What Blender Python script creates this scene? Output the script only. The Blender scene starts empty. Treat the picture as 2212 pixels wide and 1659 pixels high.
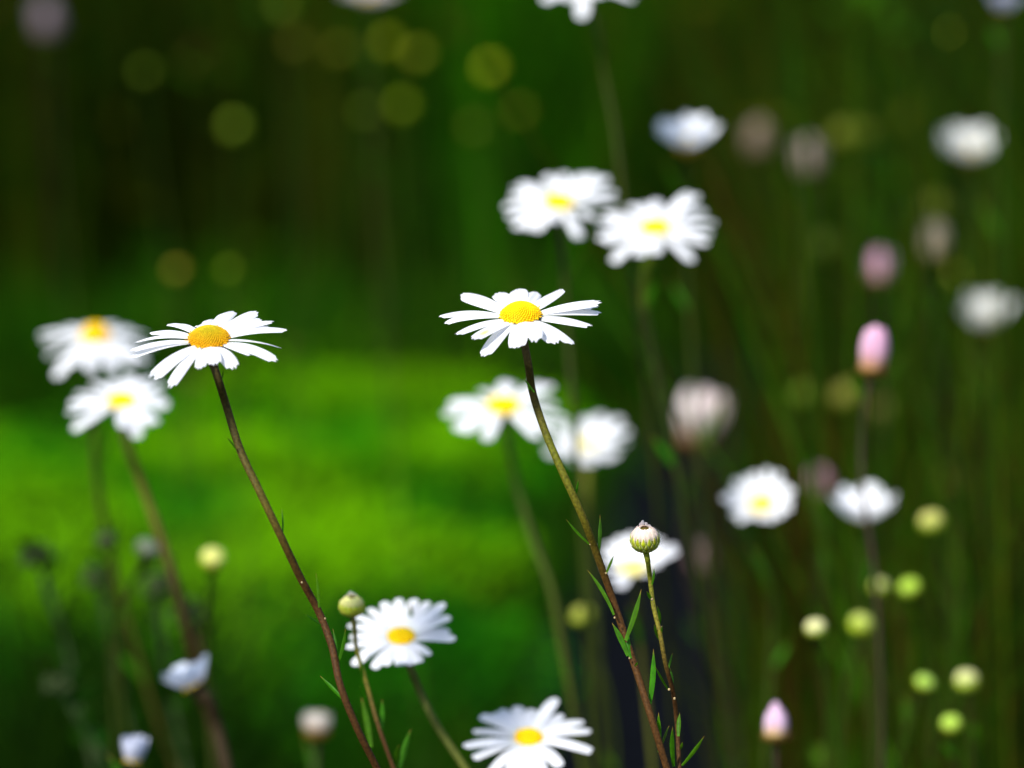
import bpy, math, random
import numpy as np
from mathutils import Vector, Matrix, noise

random.seed(7)
R = math.radians
sc = bpy.context.scene
col = sc.collection

# ------------------------------------------------------------------ camera
CAM = Vector((0.0, 0.0, 0.62))
PITCH = R(12.0)
LENS = 90.0
cd = bpy.data.cameras.new("camera")
cam = bpy.data.objects.new("camera", cd)
col.objects.link(cam)
cam.location = CAM
cam.rotation_euler = (math.pi / 2 - PITCH, 0, 0)
cd.lens = LENS
cd.sensor_width = 36.0
cd.clip_start = 0.02
cd.clip_end = 500.0
cd.dof.use_dof = True
cd.dof.focus_distance = 0.70
cd.dof.aperture_fstop = 5.2
sc.camera = cam

# ------------------------------------------------------------------ sky, sun, exposure
SUN_EL, SUN_AZ = R(50), R(-138)          # azimuth clockwise from +Y: over the photographer's shoulder
world = bpy.data.worlds.new("World")
sc.world = world
world.use_nodes = True
wn = world.node_tree
sky = wn.nodes.new("ShaderNodeTexSky")
sky.sky_type = 'NISHITA'
sky.sun_disc = False
sky.sun_elevation = SUN_EL
sky.sun_rotation = SUN_AZ
bg = wn.nodes["Background"]
bg.inputs[1].default_value = 0.14
wn.links.new(sky.outputs[0], bg.inputs[0])
sl = bpy.data.lights.new("sun", 'SUN')
sl.energy = 4.0
sl.angle = R(4.0)
sl.color = (1.0, 0.97, 0.92)
sun = bpy.data.objects.new("sun", sl)
col.objects.link(sun)
sd = Vector((math.sin(SUN_AZ) * math.cos(SUN_EL), math.cos(SUN_AZ) * math.cos(SUN_EL), math.sin(SUN_EL)))
sun.rotation_euler = sd.to_track_quat('Z', 'Y').to_euler()
sun.location = sd * 6
sc.view_settings.view_transform = 'Standard'
sc.view_settings.look = 'None'
sc.view_settings.exposure = 0.72
sc.view_settings.gamma = 1.0

# ------------------------------------------------------------------ materials
def nodes_of(name):
    m = bpy.data.materials.new(name)
    m.use_nodes = True
    nt = m.node_tree
    return m, nt, nt.nodes["Principled BSDF"], nt.nodes["Material Output"]

def plant_material(name, rough=0.5, trans=0.0, speck=0.25, scale=900.0, bump=0.0, spec=0.3, tcol=None):
    """Colour comes from the mesh's own pigment attribute, broken up by fine noise; thin parts let light through."""
    m, nt, bs, out = nodes_of(name)
    N, L = nt.nodes, nt.links
    at = N.new("ShaderNodeAttribute"); at.attribute_name = "pigment"
    tc = N.new("ShaderNodeTexCoord")
    nz = N.new("ShaderNodeTexNoise"); nz.inputs["Scale"].default_value = scale; nz.inputs["Detail"].default_value = 3
    L.new(tc.outputs["Object"], nz.inputs["Vector"])
    mr = N.new("ShaderNodeMapRange")
    mr.inputs["From Min"].default_value = 0.3; mr.inputs["From Max"].default_value = 0.7
    mr.inputs["To Min"].default_value = 1 - speck; mr.inputs["To Max"].default_value = 1 + speck
    L.new(nz.outputs["Fac"], mr.inputs["Value"])
    mx = N.new("ShaderNodeVectorMath"); mx.operation = 'SCALE'
    L.new(at.outputs["Color"], mx.inputs[0]); L.new(mr.outputs[0], mx.inputs["Scale"])
    L.new(mx.outputs[0], bs.inputs["Base Color"])
    bs.inputs["Roughness"].default_value = rough
    bs.inputs["Specular IOR Level"].default_value = spec
    if bump:
        bp = N.new("ShaderNodeBump"); bp.inputs["Strength"].default_value = bump; bp.inputs["Distance"].default_value = 0.0004
        L.new(nz.outputs["Fac"], bp.inputs["Height"]); L.new(bp.outputs[0], bs.inputs["Normal"])
    if trans:
        tr = N.new("ShaderNodeBsdfTranslucent")
        if tcol:
            t2 = N.new("ShaderNodeVectorMath"); t2.operation = 'MULTIPLY'; t2.inputs[1].default_value = tcol
            L.new(mx.outputs[0], t2.inputs[0]); L.new(t2.outputs[0], tr.inputs["Color"])
        else:
            L.new(mx.outputs[0], tr.inputs["Color"])
        ms = N.new("ShaderNodeMixShader"); ms.inputs[0].default_value = trans
        L.new(bs.outputs[0], ms.inputs[1]); L.new(tr.outputs[0], ms.inputs[2]); L.new(ms.outputs[0], out.inputs["Surface"])
    return m

M_PETAL = plant_material("petal", rough=0.6, trans=0.45, speck=0.03, scale=500, bump=0.08, spec=0.2)
M_DISC = plant_material("disc_florets", rough=0.6, trans=0.0, speck=0.12, scale=1500, spec=0.15)
M_STEM = plant_material("stem", rough=0.6, trans=0.0, speck=0.45, scale=1400, bump=0.35, spec=0.1)
M_CALYX = plant_material("calyx", rough=0.6, trans=0.0, speck=0.3, scale=1200, bump=0.2, spec=0.15)
M_LEAF = plant_material("leaf", rough=0.45, trans=0.35, speck=0.2, scale=700, bump=0.1, spec=0.15, tcol=(1.5, 1.5, 0.5))
M_GRASS = plant_material("grass_blade", rough=0.55, trans=0.3, speck=0.2, scale=120, spec=0.03, tcol=(1.4, 1.4, 0.4))
M_COVER = plant_material("cover_leaf", rough=0.55, trans=0.3, speck=0.15, scale=60, tcol=(1.0, 1.3, 0.2), spec=0.02)

def ground_material():
    m, nt, bs, out = nodes_of("soil")
    N, L = nt.nodes, nt.links
    tc = N.new("ShaderNodeTexCoord")
    nz = N.new("ShaderNodeTexNoise"); nz.inputs["Scale"].default_value = 9; nz.inputs["Detail"].default_value = 8
    L.new(tc.outputs["Object"], nz.inputs["Vector"])
    cr = N.new("ShaderNodeValToRGB")
    cr.color_ramp.elements[0].position = 0.35; cr.color_ramp.elements[0].color = (0.006, 0.004, 0.002, 1)
    cr.color_ramp.elements[1].position = 0.68; cr.color_ramp.elements[1].color = (0.006, 0.014, 0.001, 1)
    L.new(nz.outputs["Fac"], cr.inputs[0]); L.new(cr.outputs[0], bs.inputs["Base Color"])
    bs.inputs["Roughness"].default_value = 0.95
    bs.inputs["Specular IOR Level"].default_value = 0.02
    bp = N.new("ShaderNodeBump"); bp.inputs["Distance"].default_value = 0.02
    L.new(nz.outputs["Fac"], bp.inputs["Height"]); L.new(bp.outputs[0], bs.inputs["Normal"])
    return m

def shade_strip_material():  # shade with only blue sky light on it, put into the colour
    m, nt, bs, out = nodes_of("shade_blue_black")
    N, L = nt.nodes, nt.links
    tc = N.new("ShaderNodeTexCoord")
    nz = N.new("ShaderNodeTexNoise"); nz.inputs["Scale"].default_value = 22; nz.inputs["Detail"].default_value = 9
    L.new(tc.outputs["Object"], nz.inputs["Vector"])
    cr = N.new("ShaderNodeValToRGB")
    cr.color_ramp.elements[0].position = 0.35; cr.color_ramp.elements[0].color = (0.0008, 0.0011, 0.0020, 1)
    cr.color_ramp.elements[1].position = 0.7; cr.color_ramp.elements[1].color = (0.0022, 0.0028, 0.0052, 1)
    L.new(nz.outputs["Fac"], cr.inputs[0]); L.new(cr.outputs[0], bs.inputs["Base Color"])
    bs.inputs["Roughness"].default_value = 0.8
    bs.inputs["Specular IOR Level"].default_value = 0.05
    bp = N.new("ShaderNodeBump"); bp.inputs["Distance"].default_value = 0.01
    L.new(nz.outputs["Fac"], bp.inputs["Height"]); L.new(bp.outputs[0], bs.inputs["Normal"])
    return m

# ------------------------------------------------------------------ helpers
FPX = 2212 * LENS / 36.0                      # focal length in the units of the measuring grid (2212 across)
RIGHT = Vector((1, 0, 0))
FWD = Vector((0, math.cos(PITCH), -math.sin(PITCH)))
UP = Vector((0, math.sin(PITCH), math.cos(PITCH)))

def at(px, py, z):
    """a point of the meadow z metres ahead of the camera"""
    return CAM + RIGHT * ((px - 1106) / FPX * z) + UP * (-(py - 829.5) / FPX * z) + FWD * z

class MB:
    def __init__(self):
        self.v, self.f, self.c, self.n = [], [], [], 0
    def add(self, verts, faces, colors):
        b = len(self.v)
        self.v += [tuple(p) for p in verts]
        self.f += [tuple(i + b for i in f) for f in faces]
        self.c += [tuple(c) for c in colors]
    def grid(self, rows, cols_, close=False):
        n, m = len(rows), len(rows[0])
        fs = []
        for i in range(n - 1):
            for j in range(m if close else m - 1):
                k = (j + 1) % m
                fs.append((i * m + j, i * m + k, (i + 1) * m + k, (i + 1) * m + j))
        self.add([p for r in rows for p in r], fs, [c for r in cols_ for c in r])
    def tube(self, pts, radii, colors, sides=8, caps=True):
        rows, cs = [], []
        ref = Vector((0.31, -0.9, 0.2))
        for i, p in enumerate(pts):
            t = (pts[min(i + 1, len(pts) - 1)] - pts[max(i - 1, 0)]).normalized()
            a = t.cross(ref).normalized(); b = t.cross(a)
            rows.append([p + (a * math.cos(2 * math.pi * k / sides) + b * math.sin(2 * math.pi * k / sides)) * radii[i] for k in range(sides)])
            cs.append([colors[i]] * sides)
        base = len(self.v)
        self.grid(rows, cs, close=True)
        if caps:
            self.f.append(tuple(base + k for k in range(sides)))
            self.f.append(tuple(base + (len(pts) - 1) * sides + k for k in reversed(range(sides))))
    def blob(self, c, ax, r, h, color, k=6, jitter=0.0):
        """small rounded floret: ring, wider ring, tip, along axis ax"""
        a = ax.orthogonal().normalized(); b = ax.cross(a)
        rows, cs = [], []
        for (f, g) in ((0.9, 0.0), (1.0, 0.5), (0.6, 0.88)):
            rows.append([c + ax * (h * g) + (a * math.cos(2 * math.pi * q / k) + b * math.sin(2 * math.pi * q / k)) * (r * f) for q in range(k)])
            cs.append([color] * k)
        bi = len(self.v)
        self.grid(rows, cs, close=True)
        self.v.append(tuple(c + ax * h)); self.c.append(color)
        t = len(self.v) - 1
        for q in range(k):
            self.f.append((bi + 2 * k + q, bi + 2 * k + (q + 1) % k, t))
    def build(self, name, mat, parent=None, origin=None, smooth=True):
        me = bpy.data.meshes.new(name)
        o0 = origin if origin is not None else (parent['_o'] if parent is not None and '_o' in parent else None)
        if o0 is not None:
            x, y, z = o0
            vs = [(p[0] - x, p[1] - y, p[2] - z) for p in self.v]
        else:
            vs = self.v
        me.from_pydata(vs, [], self.f)
        ca = me.color_attributes.new("pigment", 'FLOAT_COLOR', 'POINT')
        arr = np.ones((len(vs), 4), dtype=np.float32); arr[:, :3] = np.array(self.c, dtype=np.float32)
        ca.data.foreach_set("color", arr.ravel())
        if smooth:
            me.polygons.foreach_set("use_smooth", [True] * len(me.polygons))
        me.materials.append(mat)
        me.update()
        o = bpy.data.objects.new(name, me)
        col.objects.link(o)
        if parent is not None:
            o.parent = parent
            if '_o' in parent: o['_o'] = parent['_o']
        elif origin is not None:
            o.location = origin
        return o

def thing(name, label, cat, loc, group=None):
    o = bpy.data.objects.new(name, None)
    o.empty_display_size = 0.02
    col.objects.link(o)
    o.location = loc
    o['label'] = label; o['category'] = cat
    if group: o['group'] = group
    o['_o'] = tuple(loc)
    return o

def catmull(P, per=8):
    Q = [P[0] * 2 - P[1]] + list(P) + [P[-1] * 2 - P[-2]]
    out = []
    for i in range(1, len(Q) - 2):
        a, b, c, d = Q[i - 1], Q[i], Q[i + 1], Q[i + 2]
        h, h0, h1 = (c - b).length, (b - a).length, (d - c).length
        m0 = ((b - a) * (h / max(h0, 1e-6) * h) + (c - b) * h0) / (h0 + h)      # tangents weighted by the spans on each side
        m1 = ((c - b) * h1 + (d - c) * (h / max(h1, 1e-6) * h)) / (h + h1)
        kk = per if h < .06 else per * 2
        for k in range(kk):
            t = k / kk
            out.append(b * (2 * t ** 3 - 3 * t * t + 1) + m0 * (t ** 3 - 2 * t * t + t) + c * (3 * t * t - 2 * t ** 3) + m1 * (t ** 3 - t * t))
    out.append(Q[-2])
    return out

def mixc(a, b, t):
    t = max(0.0, min(1.0, t))
    return tuple(x + (y - x) * t for x, y in zip(a, b))

def stops(S, x):
    if x <= S[0][0]: return S[0][1]
    for (a, ca), (b, cb) in zip(S, S[1:]):
        if x <= b: return mixc(ca, cb, (x - a) / (b - a))
    return S[-1][1]

# ------------------------------------------------------------------ petals and flower heads
WHITE = (0.91, 0.91, 0.93)

def petal(mb, base, tip, up, width, arch, col_fn, notch=0.03, cup=0.25, twist=0.0, nu=11, nv=7, curl=0.0):
    c1 = base.lerp(tip, 0.5) + up * arch
    rows, cs = [], []
    for i in range(nu):
        row, cr = [], []
        for j in range(nv):
            v = -1 + 2 * j / (nv - 1)
            u = i / (nu - 1)
            round_ = 0.10 * abs(v) ** 2.4 + notch * (0.5 + 0.5 * math.cos(3 * math.pi * v)) * (1 - abs(v) ** 4)
            t = u * (1 - round_)
            p = base * (1 - t) ** 2 + c1 * 2 * t * (1 - t) + tip * t * t
            d = ((c1 - base) * (1 - t) + (tip - c1) * t)
            d = d.normalized() if d.length > 1e-9 else (tip - base).normalized()
            s = d.cross(up)
            s = s.normalized() if s.length > 1e-6 else RIGHT
            n = s.cross(d).normalized()
            if twist:
                a = twist * t
                s, n = s * math.cos(a) + n * math.sin(a), n * math.cos(a) - s * math.sin(a)
            if t < 0.62: w = 0.58 + 0.42 * math.sin(min(1, t / 0.62) * math.pi / 2)
            else: w = math.sqrt(max(0.0, 1 - ((t - 0.62) / 0.46) ** 2.2))
            w *= width / 2
            off = -cup * w * v * v + 0.10 * w * math.cos(2.5 * math.pi * v) * math.sin(math.pi * min(1, t * 1.05)) - curl * width * max(0, t - 0.7) ** 2 * 6
            row.append(p + s * (v * w) + n * off)
            cr.append(col_fn(t, v))
        rows.append(row); cs.append(cr)
    mb.grid(rows, cs)

def white_col(t, v):
    g = max(0, 1 - t / 0.25)
    return mixc(WHITE, (0.80, 0.84, 0.62), g * 0.5)

class Frame:
    """a flower head's own axes: x across, y away from the camera, z along the stem; e = how steeply one looks down on it"""
    def __init__(self, px, py, z, e, roll=0.0):
        self.o = at(px, py, z); self.k = z / FPX; self.e = e
        f = (self.o - CAM).normalized(); r = RIGHT; u = r.cross(f).normalized()
        self.rx = r * math.cos(roll) + u * math.sin(roll)
        self.ux = u * math.cos(roll) - r * math.sin(roll)
        self.roll = roll
        self.y = f * math.cos(e) + self.ux * math.sin(e)
        self.z = self.ux * math.cos(e) - f * math.sin(e)
        self.x = self.rx
    def p(self, x, y, z):
        return self.o + (self.x * x + self.y * y + self.z * z) * self.k
    def solve(self, dx, dy, R0, zpref):
        c, s = math.cos(self.roll), math.sin(self.roll)
        x = dx * c - dy * s
        uu = -dx * s - dy * c
        best = None
        for q in (1.08, 1.0, 0.92, 0.84, 0.76, 0.68, 0.6):
            Rq = R0 * q
            if abs(x) >= Rq * 0.995:
                if q == 1.08: cand = [(x, 0.0)]
                else: continue
            else:
                y = math.sqrt(Rq * Rq - x * x); cand = [(x, y), (x, -y)]
            for (xx, yy) in cand:
                zz = (uu - yy * math.sin(self.e)) / math.cos(self.e)
                cost = abs(zz / R0 - zpref) + abs(1 - q) * 0.55
                if best is None or cost < best[0]: best = (cost, xx, yy, zz)
        return best[1:]

YEL = (0.92, 0.66, 0.0)
def disc_mesh(fr, rd, h, n, inner, outer, sharp=True, rng=random):
    mb = MB()
    # under-dome
    rows, cs = [], []
    for i in range(9):
        a = i / 8 * math.pi / 2
        rr, zz = rd * 0.97 * math.cos(a), h * 0.93 * math.sin(a) ** 1.4
        rows.append([fr.p(rr * math.cos(2 * math.pi * k / 24), rr * math.sin(2 * math.pi * k / 24), zz) for k in range(24)])
        cs.append([mixc(outer, inner, i / 8)] * 24)
    mb.grid(rows, cs, close=True)
    ga = math.pi * (3 - math.sqrt(5))
    for i in range(n):
        q = math.sqrt((i + 0.5) / n)
        a = i * ga
        cosA = q; sinA = math.sqrt(max(0, 1 - q * q))
        x, y, z = rd * q * math.cos(a), rd * q * math.sin(a), h * sinA ** 1.4
        nrm = (fr.x * (cosA * math.cos(a) / rd) + fr.y * (cosA * math.sin(a) / rd) + fr.z * (sinA / h + 0.004)).normalized()
        s = rd * 0.95 / math.sqrt(n)
        hh = s * (1.0 if q < 0.7 else 1.0 + (q - 0.7) * 4 * rng.random())
        t = q ** 2 + rng.uniform(-0.1, 0.1)
        c = mixc(inner, outer, t)
        b = rng.uniform(0.86, 1.1)
        c = tuple(min(1, v * b) for v in c)
        if q > 0.86:
            nrm = (nrm + Vector((rng.uniform(-.4, .4), rng.uniform(-.4, .4), rng.uniform(-.2, .4)))).normalized()
            if rng.random() < 0.14:
                hh *= 2.2; s *= 0.7
        mb.blob(fr.p(x, y, z), nrm, s * fr.k, hh * fr.k, c, k=6 if n > 150 else 5)
    return mb

def calyx_mesh(fr, rd, depth, color):
    mb = MB()
    prof = [(1.02, 0.02), (1.0, -0.16), (0.86, -0.42), (0.6, -0.68), (0.34, -0.88), (0.2, -1.0)]
    rows, cs = [], []
    for i, (a, b) in enumerate(prof):
        rows.append([fr.p(rd * a * math.cos(2 * math.pi * k / 24) * (1 + 0.03 * (k % 2)), rd * a * math.sin(2 * math.pi * k / 24) * (1 + 0.03 * (k % 2)), depth * b) for k in range(24)])
        cs.append([mixc(color, (color[0] * .5, color[1] * .5, color[2] * .5), (k % 2)) for k in range(24)])
    mb.grid(rows, cs, close=True)
    for row in range(2):                        # overlapping bracts
        for k in range(18):
            a = 2 * math.pi * (k + 0.5 * row) / 18
            def P(r, z, da=0.0): return fr.p(rd * r * math.cos(a + da), rd * r * math.sin(a + da), depth * z)
            z0, z1 = (-0.75, -0.2) if row == 0 else (-0.45, 0.06)
            r0, r1 = (0.56, 0.99) if row == 0 else (0.87, 1.06)
            c0, c1 = color, mixc(color, (0.25, 0.2, 0.1), 0.6)
            mb.add([P(r0, z0, -.12), P(r0, z0, .12), P(r1 + .03, (z0 + z1) / 2, .15), P(r1 + .03, z1, 0), P(r1 + .03, (z0 + z1) / 2, -.15)], [(0, 1, 2, 3, 4)], [c0, c0, c0, c1, c0])
    return mb

STEM_COL = [(0.0, (0.03, 0.03, 0.005)), (0.2, (0.05, 0.055, 0.005)), (0.45, (0.06, 0.04, 0.008)), (1.0, (0.04, 0.025, 0.008))]
GREEN_STEM = [(0.0, (0.025, 0.035, 0.004)), (0.3, (0.03, 0.045, 0.004)), (1.0, (0.03, 0.03, 0.005))]

def leaf_mesh(base, tip, width, bend, color, tipcol, rng=random, mb=None, nu=9):
    mb = mb or MB()
    d = (tip - base)
    view = (base - CAM).normalized()
    s0 = d.cross(view).normalized()
    ang = rng.uniform(-0.6, 0.6)
    n0 = s0.cross(d.normalized()).normalized()
    s = s0 * math.cos(ang) + n0 * math.sin(ang)
    n = s.cross(d.normalized()).normalized()
    mid = base.lerp(tip, 0.5) + s0 * bend * d.length
    rows, cs = [], []
    for i in range(nu):
        t = i / (nu - 1)
        p = base * (1 - t) ** 2 + mid * 2 * t * (1 - t) + tip * t * t
        w = width / 2 * (0.3 + 0.7 * math.sin(math.pi * min(1.0, 0.12 + t * 0.75))) * (1 - max(0, (t - 0.55) / 0.45) ** 1.8 * 0.96)
        c = mixc(color, tipcol, max(0, (t - 0.86) / 0.14))
        c = mixc(tuple(min(1, x * 1.4) for x in color), c, t / 0.12)
        rows.append([p - s * w + n * w * 0.35, p - s * w * .5 + n * w * .1, p, p + s * w * .5 + n * w * .1, p + s * w + n * w * 0.35])
        cs.append([c, c, tuple(x * 0.8 for x in c), c, c])
    mb.grid(rows, cs)
    return mb

LEAF = (0.04, 0.14, 0.003)
LEAF_TIP = (0.25, 0.13, 0.03)

def ground_base(p, lean=0.03):
    return Vector((p.x + lean, p.y + 0.01, 0.0))

def stem_path(top, pix, z, per=8, z_end=None):
    """stem from a head down measured points (all about z ahead of the camera), then on down to the soil"""
    P = [top]
    for i, (a, b) in enumerate(pix):
        P.append(at(a, b, z + 0.004 * math.sin(i * 1.3)))
    last = P[-1]; prev = P[-2]
    d = (last - prev).normalized()
    hgt = last.z
    foot = Vector((last.x + d.x * hgt * 0.5, last.y + 0.02, -0.01))
    m = last.lerp(foot, 0.45) + Vector((d.x * hgt * 0.12, 0, 0))
    P += [m, foot]
    return catmull(P, per), foot

def make_stem(root, pts, r0, r1, cstops, nodes=(), name="stem", rng=random):
    L = [0.0]
    for a, b in zip(pts, pts[1:]): L.append(L[-1] + (b - a).length)
    tot = L[-1]
    rad, cs = [], []
    for p, l in zip(pts, L):
        r = r0 + (r1 - r0) * min(1, l / (tot * 0.5))
        if l < 0.004: r *= 1.15 + (0.004 - l) * 60
        for q in nodes:
            dd = (p - q).length
            r *= 1 + 0.16 * math.exp(-(dd / 0.0016) ** 2)
        r *= 1 + 0.05 * noise.noise(Vector((l * 300, r0 * 9000, 0)))
        rad.append(r); cs.append(stops(cstops, l / tot))
    mb = MB(); mb.tube(pts, rad, cs, sides=10)
    return mb.build(name, M_STEM, root)

def random_leaves(stem, pts, rng, n, lo=0.05, hi=0.5, size=0.02, width=0.0028, color=LEAF, alternate=True):
    for i in range(n):
        k = int(len(pts) * (lo + (hi - lo) * (i + rng.random() * .7) / n))
        k = min(k, len(pts) - 2)
        b = pts[k]; t = (pts[k] - pts[k + 1]).normalized()
        a = rng.uniform(0, 2 * math.pi)
        side = Vector((math.cos(a), math.sin(a) * .6, 0.1))
        L = size * rng.uniform(0.6, 1.3)
        c = tuple(x * rng.uniform(.7, 1.3) for x in color)
        leaf_mesh(b, b + t * L * .8 + side * L * .5, width * rng.uniform(.7, 1.3), rng.uniform(-.12, .12), c, LEAF_TIP, rng, nu=6).build("leaf", M_LEAF, stem)

def daisy(label, group, px, py, z, e, R_px, rd, tips, roll=0.0, h=0.6, zpref=-0.08, pix_stem=(), width=27, disc=(YEL, YEL), nflo=90,
          stem_r=(0.0013, 0.0011), cstops=STEM_COL, petal_parts=True, leaves=3, seed=1, calyx_col=(0.035, 0.045, 0.012), white=None, tip_opts=None, wk=1.0, archk=0.12, nodes=(), hires=False):
    rng = random.Random(seed)
    fr = Frame(px, py, z, e, roll)
    calyx_d = rd * 0.75
    stem_top = fr.p(0, 0, -calyx_d)
    if pix_stem:
        pts, foot = stem_path(stem_top, pix_stem, z)
    else:
        foot = Vector((stem_top.x + rng.uniform(0.02, 0.09), stem_top.y + rng.uniform(-.02, .03), -0.01))
        d1 = stem_top - fr.z * (0.10)
        pts = catmull([stem_top, stem_top.lerp(d1, .5), stem_top.lerp(foot, .33) * .6 + (stem_top - fr.z * .14) * .4, stem_top.lerp(foot, .66) + Vector((0.004, 0, 0)), foot], 9)
    root = thing("daisy", label, "daisy", (foot.x, foot.y, 0.0), group)
    st = make_stem(root, pts, stem_r[0], stem_r[1], cstops, nodes)
    if leaves: random_leaves(st, pts, rng, leaves)
    calyx_mesh(fr, rd, calyx_d, calyx_col).build("calyx", M_CALYX, root)
    disc_mesh(fr, rd, rd * h, nflo, disc[0], disc[1], rng=rng).build("yellow_disc", M_DISC, root)
    wf = white or white_col
    allm = MB()
    for i, tp in enumerate(tips):
        o = tip_opts[i] if tip_opts and i in tip_opts else {}
        x, y, zz = fr.solve(tp[0] - px, tp[1] - py, o.get('R', R_px), o.get('zp', zpref))
        a = math.atan2(y, x)
        z0 = (0.5 if i % 2 else -0.6) * R_px * 0.008
        b = fr.p(rd * 0.8 * math.cos(a), rd * 0.8 * math.sin(a), z0)
        t = fr.p(x, y, zz)
        # a clean outward lift before the petal bends down
        arch = (t - b).length * (o.get('arch', archk) + rng.uniform(-.02, .04))
        mb = allm if not petal_parts else MB()
        petal(mb, b, t, fr.z, o.get('w', width) * wk * fr.k * rng.uniform(.93, 1.07), arch, o.get('col', wf), notch=rng.uniform(0.015, 0.085), cup=rng.uniform(.12, .32),
              twist=o.get('tw', rng.uniform(-.25, .25)), nu=20 if hires else 9, nv=13 if hires else 5, curl=o.get('curl', 0))
        if petal_parts: mb.build("petal", M_PETAL, root)
    if not petal_parts: allm.build("petals", M_PETAL, root)
    return root, st, fr, pts

def ring_tips(px, py, n, R_px, e, lift, rng, roll=0.0, jit=0.12):
    """outer ends of a cup or ring of petals: lift = rise (+) or droop (-) of a petal over its length"""
    out = []
    for i in range(n):
        a = 2 * math.pi * (i + rng.uniform(-.3, .3)) / n
        r = R_px * rng.uniform(1 - jit, 1 + jit * .4)
        z = r * (lift + rng.uniform(-.1, .1)); rr = r * math.sqrt(max(0.05, 1 - lift * lift))
        u = rr * math.sin(a) * math.sin(e) + z * math.cos(e); x = rr * math.cos(a)
        c, s = math.cos(roll), math.sin(roll)
        out.append((px + x * c - u * s, py - (x * s + u * c)))
    return out

def cup_daisy(label, group, px, py, z, e, R_px, rd, n=16, lift=0.5, roll=0.0, seed=1, name="daisy", cat="daisy", pix_stem=(), width=22, colfn=None,
              disc=(YEL, YEL), nflo=60, stem_r=(0.0012, 0.0011), cstops=GREEN_STEM, parts=True, calyx_col=(0.10, 0.10, 0.02), leaves=3, curve=0.1, h=0.5, layers=1, calyx_k=0.8, disc_on=True):
    """a daisy whose petals stand up in a cup (half open) or close over the middle"""
    rng = random.Random(seed)
    fr = Frame(px, py, z, e, roll)
    cdp = rd * calyx_k
    top = fr.p(0, 0, -cdp)
    if pix_stem: pts, foot = stem_path(top, pix_stem, z)
    else:
        foot = Vector((top.x + rng.uniform(0.01, 0.06), top.y + rng.uniform(-.02, .04), -0.01))
        pts = catmull([top, top - fr.z * .03, top.lerp(foot, .4) - Vector((rng.uniform(-.004, .01), 0, 0)), foot], 9)
    root = thing(name, label, cat, (foot.x, foot.y, 0.0), group)
    st = make_stem(root, pts, stem_r[0], stem_r[1], cstops)
    if leaves: random_leaves(st, pts, rng, leaves)
    calyx_mesh(fr, rd, cdp, calyx_col).build("calyx", M_CALYX, root)
    if disc_on: disc_mesh(fr, rd * .95, rd * h, nflo, disc[0], disc[1], rng=rng).build("yellow_disc", M_DISC, root)
    allm = MB()
    for ly in range(layers):
        for i in range(n):
            a = 2 * math.pi * (i + rng.uniform(-.2, .2) + .5 * ly) / n
            r = R_px * rng.uniform(.8, 1.1) * (1 - .06 * ly)
            lf = lift + rng.uniform(-.07, .07) + .06 * ly
            zz = r * min(1, lf); rr = r * math.sqrt(max(0.0, 1 - min(1, lf) ** 2))
            b = fr.p(rd * .85 * math.cos(a), rd * .85 * math.sin(a), 0)
            t = fr.p(rr * math.cos(a), rr * math.sin(a), zz)
            out = (fr.x * math.cos(a) + fr.y * math.sin(a))
            mb = MB() if parts else allm
            upv = (fr.z * (1 - lf) - out * lf).normalized()
            petal(mb, b, t, upv, width * fr.k, -(t - b).length * curve if lf > .3 else (t - b).length * curve, colfn or white_col, notch=.03, cup=-.2, nu=8, nv=5)
            if parts: mb.build("petal", M_PETAL, root)
    if not parts: allm.build("petals", M_PETAL, root)
    return root, st, fr, pts

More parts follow.
